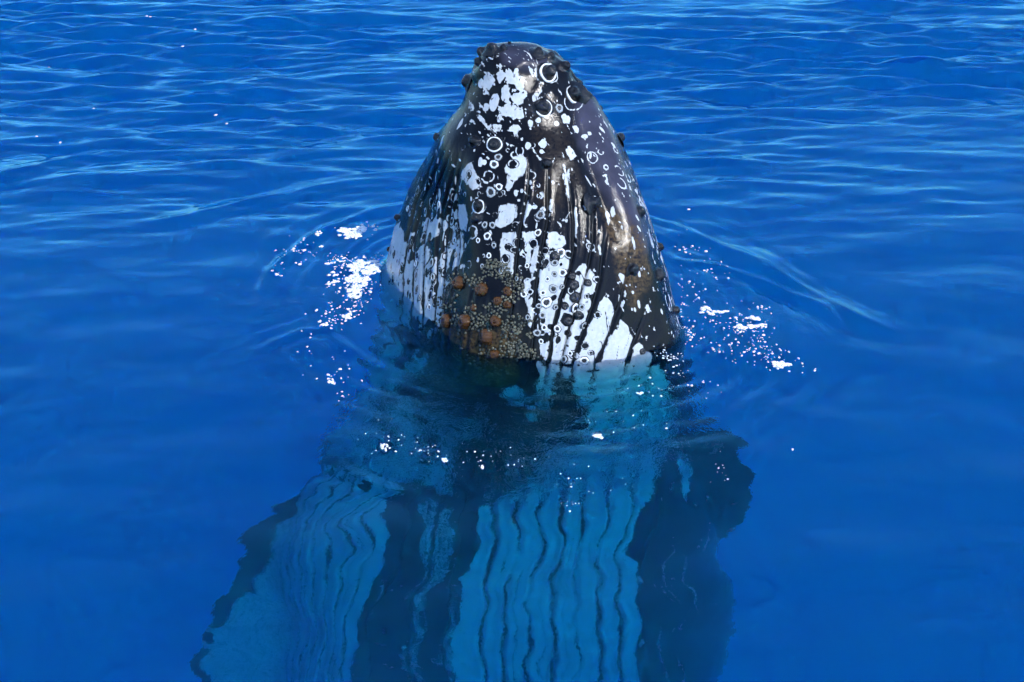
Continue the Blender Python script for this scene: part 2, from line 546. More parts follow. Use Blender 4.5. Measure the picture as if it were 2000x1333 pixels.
def grid_normals(G):
    du = np.roll(G, -1, 1) - np.roll(G, 1, 1)
    dv = np.gradient(G, axis=0)
    n = np.cross(dv, du)
    n /= np.maximum(np.linalg.norm(n, axis=-1, keepdims=True), 1e-12)
    c = G - np.stack([np.broadcast_to(CX, G.shape[:2]), np.zeros(G.shape[:2]), G[..., 2] + 0 * G[..., 2]], -1)
    flip = np.sign((n * c).sum(-1)).mean()
    return n * (1 if flip > 0 else -1)


NRM = grid_normals(BODY)
PX, PY = project(BODY)
view = CAM - BODY
FACE = (NRM * view).sum(-1) / np.linalg.norm(view, axis=-1)
VIS = (FACE > 0.02)
PXM = np.where(VIS, PX, -9999.0)
MPX = 0.0036     # metres covered by one photograph pixel at the whale


def pick(px, py):
    d = (PXM[::6, ::6] - px) ** 2 + (PY[::6, ::6] - py) ** 2
    i, j = np.unravel_index(int(d.argmin()), d.shape)
    i0 = max(0, i * 6 - 9); j0 = max(0, j * 6 - 9)
    d = (PXM[i0:i0 + 19, j0:j0 + 19] - px) ** 2 + (PY[i0:i0 + 19, j0:j0 + 19] - py) ** 2
    i, j = np.unravel_index(int(d.argmin()), d.shape)
    return i0 + i, j0 + j


def in_poly(poly, warp=5.0, seed=0, soft=2.0):
    """signed softness of a polygon drawn on the skin, with an organic edge"""
    p = np.array(poly, float)
    x0, y0 = p.min(0) - 14; x1, y1 = p.max(0) + 14
    sel = VIS & (PX > x0) & (PX < x1) & (PY > y0) & (PY < y1)
    out = np.zeros(PX.shape, np.float32)
    if not sel.any(): return out
    x = PX[sel]; y = PY[sel]
    x = x + warp * 2 * (fbm(x / 14, y / 20, seed * 3.1, 3, 40) - .5); y = y + warp * 2 * (fbm(x / 14, y / 20, seed * 3.1, 3, 77) - .5)
    inside = np.zeros(len(x), bool); dmin = np.full(len(x), 1e9)
    n = len(p)
    for k in range(n):
        ax, ay = p[k]; bx, by = p[(k + 1) % n]
        c = ((ay > y) != (by > y)) & (x < (bx - ax) * (y - ay) / (by - ay + 1e-12) + ax)
        inside ^= c
        vx, vy = bx - ax, by - ay
        t = np.clip(((x - ax) * vx + (y - ay) * vy) / (vx * vx + vy * vy + 1e-9), 0, 1)
        dmin = np.minimum(dmin, np.hypot(x - ax - t * vx, y - ay - t * vy))
    sd = np.where(inside, dmin, -dmin)
    out[sel] = sstep(-soft, soft, sd)
    return out


def line_dist(poly):
    p = np.array(poly, float)
    x0, y0 = p.min(0) - 30; x1, y1 = p.max(0) + 30
    sel = VIS & (PX > x0) & (PX < x1) & (PY > y0) & (PY < y1)
    out = np.full(PX.shape, 1e3, np.float32); along = np.zeros(PX.shape, np.float32)
    x = PX[sel]; y = PY[sel]
    dm = np.full(len(x), 1e3); al = np.zeros(len(x)); L = 0
    tot = np.hypot(*np.diff(p, axis=0).T).sum()
    for k in range(len(p) - 1):
        ax, ay = p[k]; vx, vy = p[k + 1] - p[k]; l = math.hypot(vx, vy)
        t = np.clip(((x - ax) * vx + (y - ay) * vy) / (l * l), 0, 1)
        d = np.hypot(x - ax - t * vx, y - ay - t * vy)
        al = np.where(d < dm, (L + t * l) / tot, al); dm = np.minimum(dm, d); L += l
    out[sel] = dm; along[sel] = al
    return out, along


# throat grooves as they run over the skin, from the chin to the chest
GROOVES = [
    [(872, 250), (838, 330), (812, 400), (795, 470), (786, 540), (786, 620), (775, 720), (700, 860), (608, 960), (578, 1040), (565, 1200), (556, 1400)],
    [(884, 260), (852, 330), (828, 390), (810, 460), (806, 570), (806, 650), (790, 750), (715, 880), (632, 970), (600, 1050), (588, 1200), (578, 1400)],
    [(892, 270), (868, 330), (842, 400), (830, 460), (827, 560), (828, 650), (812, 760), (735, 890), (652, 985), (622, 1060), (610, 1200), (600, 1400)],
    [(904, 280), (884, 340), (866, 410), (856, 470), (853, 560), (850, 650), (830, 770), (757, 900), (680, 985), (646, 1070), (634, 1200), (626, 1400)],
    [(914, 290), (894, 350), (880, 410), (872, 470), (869, 540), (866, 650), (850, 770), (780, 900), (706, 990), (671, 1080), (660, 1200), (650, 1400)],
    [(918, 300), (897, 350), (893, 410), (899, 480), (890, 560), (880, 650), (868, 770), (806, 900), (735, 1000), (700, 1090), (686, 1200), (676, 1400)],
    [(935, 540), (925, 640), (900, 770), (850, 900), (790, 1010), (758, 1100), (740, 1200), (730, 1400)],
    [(960, 560), (955, 660), (940, 770), (900, 900), (850, 1010), (826, 1100), (812, 1200), (806, 1400)],
    [(1028, 280), (1034, 320), (1030, 380), (1021, 421), (1014, 460), (1007, 522), (1004, 580), (995, 660), (975, 780), (940, 900), (905, 1010), (885, 1100), (872, 1200), (868, 1400)],
    [(1066, 300), (1070, 340), (1069, 432), (1059, 489), (1050, 536), (1045, 590), (1040, 669), (1028, 780), (1000, 900), (972, 1010), (955, 1100), (944, 1200), (942, 1400)],
    [(1100, 310), (1113, 365), (1120, 432), (1120, 489), (1109, 540), (1093, 590), (1083, 626), (1078, 657), (1070, 705), (1060, 790), (1040, 900), (1012, 1010), (998, 1100), (988, 1200), (984, 1400)],
    [(1148, 340), (1160, 400), (1158, 470), (1150, 520), (1130, 590), (1112, 640), (1097, 705), (1085, 790), (1070, 900), (1052, 1010), (1042, 1100), (1036, 1200), (1032, 1400)],
    [(1188, 420), (1185, 453), (1176, 505), (1172, 545), (1163, 579), (1148, 625), (1137, 652), (1126, 680), (1119, 706), (1112, 790), (1100, 900), (1094, 1010), (1088, 1100), (1084, 1200), (1080, 1400)],
    [(1235, 470), (1222, 545), (1209, 597), (1198, 625), (1189, 653), (1178, 680), (1162, 707), (1150, 790), (1138, 900), (1132, 1010), (1128, 1100), (1126, 1200), (1124, 1400)],
    [(1262, 600), (1245, 653), (1234, 678), (1224, 709), (1208, 790), (1190, 900), (1180, 1010), (1174, 1100), (1172, 1200), (1170, 1400)],
    [(1290, 660), (1272, 709), (1258, 790), (1240, 900), (1226, 1010), (1218, 1100), (1214, 1200), (1210, 1400)],
    [(1312, 700), (1300, 790), (1286, 900), (1272, 1010), (1262, 1100), (1256, 1200), (1252, 1400)],
]
disp = np.zeros(PX.shape); GROOVE = np.zeros(PX.shape)
for k, g in enumerate(GROOVES):
    d, al = line_dist(g)
    deep = sstep(700, 900, PY)
    vary = np.clip(0.05 + 1.7 * fbm(PY / 110 + 7.3 * k, np.full(PX.shape, k * 3.7), 0, 2, 24), 0.2, 1.5)
    vary = 1 + deep * (vary * (1.0, 0.75, 1.15, 0.6, 0.9)[k % 5] - 1)
    wv = (2.2 if k < 6 else 2.8) + deep * (0.8 if k < 6 else 1.3) * vary
    amp = ((0.011 if k < 6 else 0.015) + 0.016 * deep) * sstep(0.0, 0.10, al) * vary
    disp -= amp * np.exp(-(d / wv) ** 2)
    disp += 0.35 * amp * np.exp(-((d - 2.6 * wv) / (1.6 * wv)) ** 2)
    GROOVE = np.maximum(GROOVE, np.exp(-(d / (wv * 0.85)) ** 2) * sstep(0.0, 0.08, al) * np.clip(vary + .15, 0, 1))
for k in (0, 1, 2, 3, 4, 9, 10, 11, 12, 13, 14):          # fainter folds between the main grooves of the chest
    ga = [q for q in GROOVES[k] if q[1] >= 900][-4:]; gb = [q for q in GROOVES[k + 1] if q[1] >= 900][-4:]
    mid_l = [((a[0] + b2[0]) / 2 + 3 * math.sin(3 * k + a[1]), (a[1] + b2[1]) / 2) for a, b2 in zip(ga, gb)]
    d, al = line_dist(mid_l)
    fade = sstep(0.0, 0.25, al) * np.clip(1.9 * fbm(PY / 90 + 5.1 * k, np.full(PX.shape, k * 2.3), 0, 2, 25) - 0.45, 0, 1)
    disp -= 0.008 * np.exp(-(d / 2.0) ** 2) * fade
    GROOVE = np.maximum(GROOVE, 0.75 * np.exp(-(d / 1.9) ** 2) * fade)
disp += 0.055 * np.exp(-((PX - 945) / 72) ** 2 - ((PY - 620) / 78) ** 2) * VIS
# keel of the chin, jaw ridge and soft lumps
d, al = line_dist([(955, 255), (935, 320), (926, 400), (932, 480), (950, 560)])
disp += 0.035 * np.exp(-(d / 26) ** 2) * np.sin(np.pi * np.clip(al, 0, 1))
d, al = line_dist([(1150, 205), (1185, 280), (1215, 380), (1245, 480), (1275, 580), (1300, 670)])
disp += 0.040 * np.exp(-(d / 24) ** 2)
d, al = line_dist([(1120, 230), (1150, 320), (1185, 410), (1215, 480)])
disp -= 0.034 * np.exp(-(d / 15) ** 2) * np.sin(np.pi * np.clip(al, 0, 1))
bx, by, bz = BODY[..., 0], BODY[..., 1], BODY[..., 2]
lump = fbm(bx * 4 + 3, by * 4 + 7, bz * 3, 3, 12) - 0.5
disp += 0.022 * lump * sstep(-12, -1, bz) * sstep(ZTOP, ZTOP - 0.1, bz)
disp += 0.05 * (fbm(bx * 7 + 3, by * 7 + 7, bz * 7, 2, 15) - 0.5) * sstep(1.4, 1.7, bz) * sstep(ZTOP, ZTOP - 0.05, bz)
# the line of the mouth on either flank (seen from the side)
for th0 in (-0.02, math.pi - 0.62):
    dth = np.abs((TH - th0 + math.pi) % (2 * math.pi) - math.pi) * RR
    disp -= 0.03 * np.exp(-(dth / 0.03) ** 2) * sstep(-1.6, -1.0, bz) * sstep(ZTOP - .05, ZTOP - .3, bz)
BODY = BODY + NRM * disp[..., None]
NRM = grid_normals(BODY)

# ------------------------------------------------------------------ the whale: markings
WHITE = np.zeros(PX.shape, np.float32)


def add(m, v=1.0):
    global WHITE
    WHITE = np.maximum(WHITE, m * v)


def cut(m, v=1.0):
    global WHITE
    WHITE = WHITE * (1 - m * v)


PATCHES = [
    [(1000, 305), (1022, 301), (1031, 312), (1028, 330), (1016, 345), (1003, 362), (990, 374), (986, 365), (992, 345), (985, 325)],
    [(975, 405), (995, 396), (1010, 402), (1012, 418), (1000, 435), (978, 446), (968, 440), (972, 420)],
    [(980, 455), (1006, 452), (1009, 470), (1005, 500), (1002, 525), (1000, 542), (980, 545), (975, 530), (978, 490)],
    [(1070, 455), (1085, 453), (1103, 463), (1104, 475), (1090, 488), (1072, 482), (1066, 470)],
    [(1020, 455), (1045, 452), (1046, 470), (1038, 490), (1034, 524), (1026, 524), (1022, 480)],
    [(1044, 482), (1054, 480), (1050, 500), (1046, 525), (1038, 545), (1035, 520)],
    [(1022, 415), (1032, 392), (1042, 405), (1030, 425), (1021, 440)],
    [(1060, 492), (1085, 488), (1112, 500), (1114, 515), (1104, 545), (1090, 590), (1081, 626), (1076, 650), (1064, 650), (1056, 625), (1058, 590), (1052, 565), (1056, 520)],
    [(1138, 513), (1150, 518), (1161, 540), (1163, 555), (1155, 590), (1148, 620), (1135, 650), (1122, 690), (1116, 712), (1074, 712), (1082, 660), (1098, 600), (1112, 560), (1122, 530)],
    [(1184, 575), (1195, 590), (1199, 610), (1190, 650), (1176, 685), (1163, 714), (1122, 714), (1138, 668), (1156, 622), (1170, 592)],
    [(1213, 626), (1228, 638), (1233, 660), (1230, 682), (1222, 714), (1168, 714), (1180, 688), (1194, 655), (1203, 635)],
    [(1240, 672), (1250, 668), (1268, 690), (1272, 714), (1228, 714)],
    [(1030, 590), (1040, 580), (1044, 610), (1036, 645), (1028, 640)],
    [(1056, 670), (1068, 668), (1074, 690), (1066, 706), (1058, 695)],
    [(1025, 550), (1040, 545), (1036, 580), (1026, 595), (1020, 575)],
    [(905, 330), (925, 320), (940, 345), (945, 365), (930, 372), (912, 352), (900, 350)],
    [(898, 400), (915, 398), (922, 430), (915, 455), (900, 450), (895, 425)],
    [(1100, 340), (1110, 330), (1113, 360), (1112, 392), (1106, 380)],
    [(1123, 402), (1127, 405), (1129, 440), (1127, 465), (1123, 460)],
    # submerged belly
    [(1075, 714), (1288, 714), (1306, 760), (1318, 830), (1302, 885), (1270, 950), (1238, 985), (1228, 1050), (1258, 1130), (1262, 1220), (1248, 1420),
     (868, 1420), (896, 1180), (926, 1080), (950, 990), (1060, 930), (1120, 900), (1150, 840), (1140, 780)],
    [(578, 950), (640, 915), (720, 930), (765, 962), (748, 1040), (718, 1130), (722, 1200), (690, 1420), (535, 1420), (556, 1200), (566, 1050)],
    [(806, 1010), (838, 980), (884, 1000), (880, 1090), (866, 1150), (838, 1190), (830, 1260), (812, 1420), (790, 1420), (800, 1250), (812, 1130)],
    [(868, 1210), (884, 1180), (892, 1240), (878, 1330), (868, 1420), (856, 1420), (862, 1300)],
    [(1330, 880), (1345, 900), (1338, 960), (1325, 930)],
]
for k, p in enumerate(PATCHES):
    add(in_poly(p, 5.0 if max(q[1] for q in p) < 720 else 9.0, k, 4.0 if max(q[1] for q in p) < 720 else 4.5), 0.48 if p[0] in ((806, 1010), (868, 1210)) else 1.0)
veil_mott = in_poly([(690, 690), (760, 640), (820, 690), (1100, 712), (1170, 800), (1150, 900), (1050, 960), (900, 960), (760, 950), (600, 930), (620, 800)], 10, 89, 20.0)  # white mottling painted in for the blue veil of sky-reflecting ripples
mth = 0.36 + 0.15 * sstep(720, 860, PX)
add(veil_mott * sstep(mth, mth + .06, fbm(bx * 9, bz * 3.5, by * 9, 4, 57)) * 0.9)
# mottled flank on the left: whiter towards the water
n_a = fbm(BODY[..., 1] * 13 + bx * 6, bz * 5.0, 0.3, 4, 51)
flank = in_poly([(838, 318), (905, 300), (900, 420), (915, 520), (875, 660), (760, 640), (735, 600), (745, 500), (790, 400)], 6, 90, 14.0)
thr = 0.72 - 0.34 * sstep(330, 560, PY)
add(flank * sstep(thr - 0.02, thr + 0.02, n_a))
lowf = in_poly([(748, 470), (785, 430), (800, 560), (806, 630), (770, 640), (740, 590)], 5, 91, 4.0)
add(lowf)
# freckled chin
qx = 0.80 * bx + 0.53 * bz + 0.28 * by; qz = -0.50 * bx + 0.78 * bz - 0.37 * by; qy = 0.36 * bx - 0.31 * bz + 0.88 * by
n_b = fbm(qx * 22, qz * 22, qy * 22, 4, 61)
n_c = fbm(qx * 60, qz * 60, qy * 60, 3, 63)
chin = in_poly([(930, 140), (985, 105), (1045, 130), (1062, 190), (1045, 250), (1000, 262), (935, 255), (915, 200)], 8, 92, 24.0)
add(sstep(0.575, 0.60, n_b) * chin)
add(sstep(0.70, 0.73, n_c) * in_poly([(915, 115), (1000, 92), (1075, 120), (1080, 230), (1000, 280), (905, 260)], 8, 93, 20.0))
# scattered flecks over the head
n_d = fbm(qx * 38 + 5, qz * 38, qy * 38, 3, 65)
add(0.9 * sstep(0.735, 0.755, n_d) * sstep(1.9, 1.4, bz) * sstep(-.2, .2, bz))
# edge of the right jaw: pale scars, and its sheen painted in white
edge = in_poly([(1225, 300), (1250, 350), (1275, 430), (1300, 520), (1330, 640), (1318, 640), (1285, 520), (1255, 430), (1235, 370)], 5, 94, 7.0)
add(edge * sstep(0.50, 0.60, fbm(bx * 30, bz * 12, by * 30, 4, 66)))


def surf_window(px, py, rad):
    """offsets (metres, along and across the skin) from a picked spot, for the vertices near it"""
    i, j = pick(px, py)
    c = BODY[i, j]; n = NRM[i, j]
    dz = rad * 2.2
    i0 = np.searchsorted(-rows, -(min(c[2] + dz, ZTOP))); i1 = np.searchsorted(-rows, -(c[2] - dz)) + 1
    dj = int(dz / max(0.0045 * RR[i, j], 1e-4)) + 4
    j0 = max(0, j - dj); j1 = min(NC, j + dj)
    W = BODY[i0:i1, j0:j1] - c
    up = np.array([0, 0, 1.0]); t = np.cross(up, n); t /= np.linalg.norm(t); b = np.cross(n, t)
    a1 = W @ t; a2 = W @ b; a3 = W @ n
    ok = np.abs(a3) < rad * 1.5 + 0.03
    return (slice(i0, i1), slice(j0, j1)), a1, a2, ok


def disc(px, py, r, v=1.0, asp=1.0, rot=0.0, edge=0.0022, warp=0.18):
    rad = r * MPX
    sl, a, b, ok = surf_window(px, py, rad * max(1, asp) * 1.3)
    cr, sr = math.cos(rot), math.sin(rot)
    u = (a * cr + b * sr); w = (-a * sr + b * cr) / asp
    rr = np.hypot(u, w) * (1 + warp * 2 * (fbm(a * 40 + px, b * 40 + py, 0, 2, 8) - .5))
    m = sstep(rad + edge, rad - edge, rr) * ok
    if v >= 0: WHITE[sl] = np.maximum(WHITE[sl], m * v)
    else: WHITE[sl] *= (1 - m * -v)


def ring(px, py, r, th=2.2, asp=1.0, rot=0.0, fill=True, gap=None, v=0.8):
    """pale ring left by a barnacle, dark inside"""
    rad = r * MPX; t = th * MPX
    sl, a, b, ok = surf_window(px, py, rad * max(1, asp) * 1.4)
    cr, sr = math.cos(rot), math.sin(rot)
    u = (a * cr + b * sr); w = (-a * sr + b * cr) / asp
    rr = np.hypot(u, w) * (1 + 0.16 * (fbm(a * 30 + px, b * 30 + py, 0, 2, 8) - .5))
    tv = t * (0.55 + 0.9 * fbm(a * 26 + py, b * 26 + px, 0, 2, 19))
    m = sstep(tv * 0.5 + 0.002, tv * 0.5 - 0.001, np.abs(rr - rad)) * ok * v
    if gap is not None:
        ang = (np.arctan2(w, u) - gap + math.pi) % (2 * math.pi) - math.pi
        m = m * sstep(0.5, 0.9, np.abs(ang))
    if fill:
        WHITE[sl] *= (1 - sstep(rad + t * 1.5, rad + t * 1.2, rr) * ok * 0.97)
    WHITE[sl] = np.maximum(WHITE[sl], m)


# open rings on the dark jaw, white dots, dark dots on the pale belly
for x, y, r, a_, ro, gp in [(1158, 308, 9, 1.3, .2, None), (1203, 340, 8, 1.35, .2, 2.6), (1208, 364, 9, 1.2, .2, 2.0), (1222, 350, 8, 1.2, 0, 1.2),
                            (1272, 440, 9, 1.7, .15, None), (1290, 487, 10, 1.8, .15, None), (1300, 592, 8, 1.8, .1, 0.5), (1170, 300, 5, 1, 0, 1.0),
                            (957, 345, 9, 1.1, .5, 3.6), (940, 402, 14, 1.0, 0, 1.0), (936, 425, 13, 1, 0, 4.6), (930, 455, 12, 1, 0, 4.0),
                            (1075, 142, 19, 1, 0, 1.8), (1063, 210, 18, 1, 0, 1.2), (1118, 200, 20, .8, 0, 1.6), (1188, 255, 6, 1.4, .2, None),
                            (1250, 395, 7, 1.5, .2, 2.0), (1195, 300, 5, 1.3, .3, .6), (1180, 330, 4, 1.2, 0, None)]:
    ring(x, y, r, 2.4, a_, ro, False, gp)
for x, y, r, a_ in [(1105, 233, 9, 1.1), (1087, 242, 5, 1), (1115, 300, 9, 1.4), (1036, 242, 5, 1.3), (1052, 236, 5, 1), (1060, 282, 7, 1.2), (1031, 283, 5, 1.5),
                    (1125, 252, 5, 1.6), (1143, 266, 6, .8), (1150, 262, 4, 1), (1168, 258, 3, 2.5), (1190, 290, 4, 2), (975, 232, 5, 1.6), (953, 160, 13, 1.0), (938, 163, 8, 1),
                    (988, 185, 9, 1.8), (1012, 190, 12, .8), (1005, 215, 9, 1.2), (965, 200, 10, 1.5), (950, 210, 7, 1), (978, 150, 7, 1.6), (995, 150, 8, 1.4), (1015, 222, 8, 1.5), (900, 240, 5, 2.2), (885, 215, 5, 2.4),
                    (862, 278, 5, 2.6), (850, 300, 4, 2.0), (1215, 545, 5, 2.0), (1210, 590, 3.5, 3), (1262, 603, 4, 2.2), (1230, 475, 3, 3.0), (1172, 490, 3, 4.0),
                    (1010, 374, 4, .6), (1097, 677, 3, 1), (1190, 420, 4, 3), (1198, 415, 4, 2.4), (920, 600, 3, 1), (1038, 475, 6, 1.6), (1060, 410, 5, 0.8), (1075, 400, 4, 2.6), (858, 380, 5, 2.2), (846, 398, 5, 1.8), (880, 395, 7, 1.8), (884, 420, 7, 1.6), (870, 440, 8, 1.4), (832, 360, 4, 4.0), (852, 345, 3, 4.0)]:
    disc(x, y, r, 0.85, a_, 0.1, 0.004, 0.35)
for x, y, r, a_ in [(1120, 557, 10, .9), (1148, 553, 7, 1), (1123, 580, 10, 1), (1104, 598, 7, 1), (1063, 520, 5, .8), (1110, 651, 7, .8), (1108, 624, 12, 1), (1130, 618, 9, .9), (1255, 687, 7, 1), (1085, 502, 10, 1), (1118, 540, 8, 1),
                    (802, 445, 6, 1.5), (800, 480, 7, 2.2), (815, 500, 5, 1.4), (770, 497, 6, 1.6), (800, 510, 6, 1.1), (798, 550, 6, 1.1), (840, 465, 8, 1.3), (870, 535, 6, 1.6), (885, 505, 9, 2.0), (778, 555, 5, 1), (855, 560, 6, 2), (783, 590, 5, 2.6), (1024, 535, 4, 1.6), (1240, 735, 7, .7), (1155, 725, 9, .6), (1205, 760, 10, .8), (1110, 745, 12, .8), (1160, 770, 10, .7), (1090, 790, 12, 1.2), (1195, 800, 7, 2), (1250, 790, 6, 2), (1130, 820, 12, .8), (1180, 850, 8, 2)]:
    disc(x, y, r, -0.96, a_, 0.0)
_r = np.random.default_rng(77)
for k in range(190):                      # small dark pits and rings over the mottled left flank and the throat
    x = _r.uniform(762, 905); y = _r.uniform(350, 640)
    if _r.random() < .35: disc(x, y, _r.uniform(1.5, 5), -0.95, _r.uniform(1, 2.6), 0.0)
    elif _r.random() < .3: disc(x, y, _r.uniform(1.2, 2.4), 0.95, _r.uniform(2, 7), _r.uniform(-.1, .2))
    else: ring(x, y, _r.uniform(3, 6.5), _r.uniform(1.0, 2.2), _r.uniform(1.0, 2.0), _r.uniform(-.3, .3), True, None, _r.uniform(.5, 1))
for k in range(80):
    x = _r.uniform(900, 1062); y = _r.uniform(270, 560)
    if _r.random() < .35: disc(x, y, _r.uniform(1.5, 5), 0.95, _r.uniform(.8, 2), 0.2)
    else: ring(x, y, _r.uniform(2.5, 8), _r.uniform(0.9, 2.2), _r.uniform(.8, 1.4), _r.uniform(0, 3), _r.random() < .6, _r.uniform(0, 6), _r.uniform(.35, 1))
for k in range(120):                     # small pale flecks and streaks on the pleats right of the keel
    x = _r.uniform(1000, 1170); y = _r.uniform(300, 700); q = _r.random()
    if q < .35: disc(x, y, _r.uniform(1, 2.2), 0.9, _r.uniform(1, 6), _r.uniform(-.2, .2))
    elif q < .65 and y > 480: ring(x, y, _r.uniform(3, 7), _r.uniform(1, 2.2), _r.uniform(.8, 1.5), _r.uniform(0, 3), True, None, _r.uniform(.5, 1))
    elif y > 480: disc(x, y, _r.uniform(1.5, 5), -.9, _r.uniform(.8, 1.6), _r.uniform(0, 3))
for k in range(36):
    disc(_r.uniform(1215, 1320), _r.uniform(310, 620), _r.uniform(1.2, 3), 0.9, _r.uniform(1, 3), 0.1)
for k in range(40):                      # pale marks on the dark chest under water
    disc(_r.uniform(730, 900), _r.uniform(960, 1333), _r.uniform(1.5, 6), 0.62, _r.uniform(1, 3), _r.uniform(0, 3))
for k in range(26):
    disc(_r.uniform(1265, 1390), _r.uniform(900, 1333), _r.uniform(1, 3), 0.62, _r.uniform(2, 5), _r.uniform(-.4, .4))
for ln in ([(1300, 1040), (1318, 1090), (1312, 1150), (1322, 1220)], [(1336, 1085), (1352, 1130), (1346, 1180), (1356, 1240)], [(1378, 1030), (1388, 1080), (1384, 1130)],
           [(1290, 1180), (1300, 1260), (1296, 1330)], [(1330, 1240), (1322, 1300), (1334, 1360)], [(752, 1060), (742, 1150), (752, 1240)], [(892, 1040), (880, 1120), (890, 1180)]):
    d, al = line_dist(ln)                # pale streaks painted on the dark flanks under water as ripple detail
    add(np.exp(-(d / 2.4) ** 2) * np.sin(np.pi * np.clip(al, 0, 1)), 0.62)
cut(sstep(0.62, 0.70, fbm(bx * 55 + 2, bz * 40, by * 55, 3, 69)), 0.45)
cut(sstep(0.60, 0.72, fbm(bx * 20 + 4, bz * 9, by * 20, 4, 70)) * sstep(-.1, .1, bz), 0.25)
for k in range(70):                      # scratches
    disc(_r.uniform(800, 1290), _r.uniform(230, 700), _r.uniform(.5, 1.0), 0.7 if _r.random() < .5 else -0.8, _r.uniform(8, 30), _r.uniform(-.5, .5))
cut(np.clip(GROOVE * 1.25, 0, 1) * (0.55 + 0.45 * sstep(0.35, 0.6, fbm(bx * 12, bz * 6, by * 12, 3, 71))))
# the beard patch where barnacles sit is dark
BEARD = in_poly([(872, 560), (895, 535), (950, 530), (1000, 535), (1018, 560), (1030, 600), (1038, 660), (1035, 712), (1000, 760), (900, 760), (830, 720), (850, 660), (868, 620)], 8, 95, 6.0)
cut(BEARD, 0.9)
ALGAE = np.maximum(in_poly([(1175, 400), (1210, 420), (1245, 470), (1262, 540), (1240, 600), (1215, 560), (1195, 480)], 10, 96, 12.0),
                   in_poly([(1045, 380), (1062, 330), (1085, 320), (1110, 350), (1100, 400), (1060, 405)], 8, 97, 10.0) * 0.25)
ALGAE = np.maximum(ALGAE, in_poly([(845, 640), (1010, 640), (1010, 740), (900, 775), (815, 730)], 10, 98, 10.0))
ALGAE = np.maximum(ALGAE, in_poly([(1030, 230), (1110, 240), (1140, 380), (1040, 300)], 10, 99, 14.0) * 0.12)


SKY_SHEEN = in_poly([(1118, 185), (1165, 205), (1212, 285), (1250, 380), (1275, 470), (1250, 500), (1205, 420), (1155, 320), (1128, 250)], 8, 88, 16.0)  # where the sky sheen of the right jaw is painted in
SKY_SHEEN = np.maximum(SKY_SHEEN, 0.8 * in_poly([(975, 90), (1060, 95), (1075, 125), (1040, 140), (985, 125)], 6, 87, 14.0))  # the same painted sheen on the tip of the snout


# ------------------------------------------------------------------ flippers (grown into the same body mesh)
def flipper(root, tip, up_dir, chord, bend, seed, n=70, m=36):
    """paddle-shaped limb: lens section, knobbly leading edge; white below, dark leading edge"""
    root = np.array(root, float); tip = np.array(tip, float)
    ax = tip - root; L = np.linalg.norm(ax); ax /= L
    cd = np.array(up_dir, float); cd -= ax * (cd @ ax); cd /= np.linalg.norm(cd)
    nn = np.cross(ax, cd)
    co = []; wh = []
    r = np.random.default_rng(seed)
    knobs = [(q, r.uniform(0.015, 0.04)) for q in np.linspace(0.12, 0.95, 9)]
    for i in range(n):
        s = i / (n - 1)
        c = chord * (0.62 + 0.55 * math.sin(math.pi * min(1, s * 1.15 + .12)) ** 1.0) * (1 - s ** 6) ** 0.5
        lead = sum(a * math.exp(-((s - q) / 0.028) ** 2) for q, a in knobs)
        th = 0.16 * chord * (1 - 0.75 * s) + 0.01
        mid = root + ax * L * s + nn * bend * s * s + cd * (-0.25 * chord * s * s * 2)
        for j in range(m):
            t = 2 * math.pi * j / m
            u = math.cos(t); v = math.sin(t)
            off = u * c * 0.5 + (lead if u > 0 else 0) * max(0, u) ** 2
            co.append(mid + cd * off + nn * v * th * (1 - 0.25 * u) * (1 - s ** 8))
            wh.append(1.0 if u < 0.76 + 0.10 * math.sin(9 * s + seed) or (0.50 < s < 0.53) or (0.56 < s < 0.585) else 0.0)  # the two pale bands across the leading edge paint in a glint
    I = np.arange(n * m).reshape(n, m)
    q = np.stack([I[:-1], np.roll(I, -1, 1)[:-1], np.roll(I, -1, 1)[1:], I[1:]], -1).reshape(-1, 4)
    return np.array(co), q, np.array(wh)


F1 = flipper((-1.00, -0.15, -2.85), (-3.10, -0.6, -7.0), (-0.9, 0.0, 0.25), 0.95, 0.05, 3)
F2 = flipper((1.30, -0.05, -2.35), (1.65, 0.7, -6.6), (0.9, -0.3, 0.25), 0.95, -0.1, 4)
F2 = (F2[0], F2[1], 0.55 * (fbm(F2[0][:, 0] * 9, F2[0][:, 2] * 2.2, F2[0][:, 1] * 9, 3, 85) > 0.66))
F1 = (F1[0], F1[1], F1[2] * 0.6)

I = np.arange(NR * NC).reshape(NR, NC)
Q = np.stack([I[:-1], np.roll(I, -1, 1)[:-1], np.roll(I, -1, 1)[1:], I[1:]], -1).reshape(-1, 4)
co = [BODY.reshape(-1, 3)]; qs = [Q]; wh = [WHITE.ravel()]; al_ = [ALGAE.ravel()]; gv = [GROOVE.ravel()]
base = NR * NC
for f in (F1, F2):
    co.append(f[0]); qs.append(f[1] + base); wh.append(f[2]); al_.append(np.zeros(len(f[0]))); gv.append(np.zeros(len(f[0])))
    base += len(f[0])
body_me = np_mesh('body', np.concatenate(co), np.concatenate(qs))
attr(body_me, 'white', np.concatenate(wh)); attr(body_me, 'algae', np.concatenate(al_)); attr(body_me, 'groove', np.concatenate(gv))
attr(body_me, 'chest', np.concatenate([sstep(640, 860, np.where(VIS, PY, 900)).ravel(), np.ones(base - NR * NC)]))  # grows downward; carries the painted water blue and the olive of the algae
attr(body_me, 'sky_sheen', np.concatenate([SKY_SHEEN.ravel(), np.zeros(base - NR * NC)]))

whale = bpy.data.objects.new('humpback_whale', None)
COL.objects.link(whale)
tag(whale, 'black and white barnacled whale rising head first out of the blue sea', 'whale')
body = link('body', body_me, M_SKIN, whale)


def seat(px, py, lift=0.0):
    i, j = pick(px, py)
    n = NRM[i, j]
    return BODY[i, j] + n * lift, n


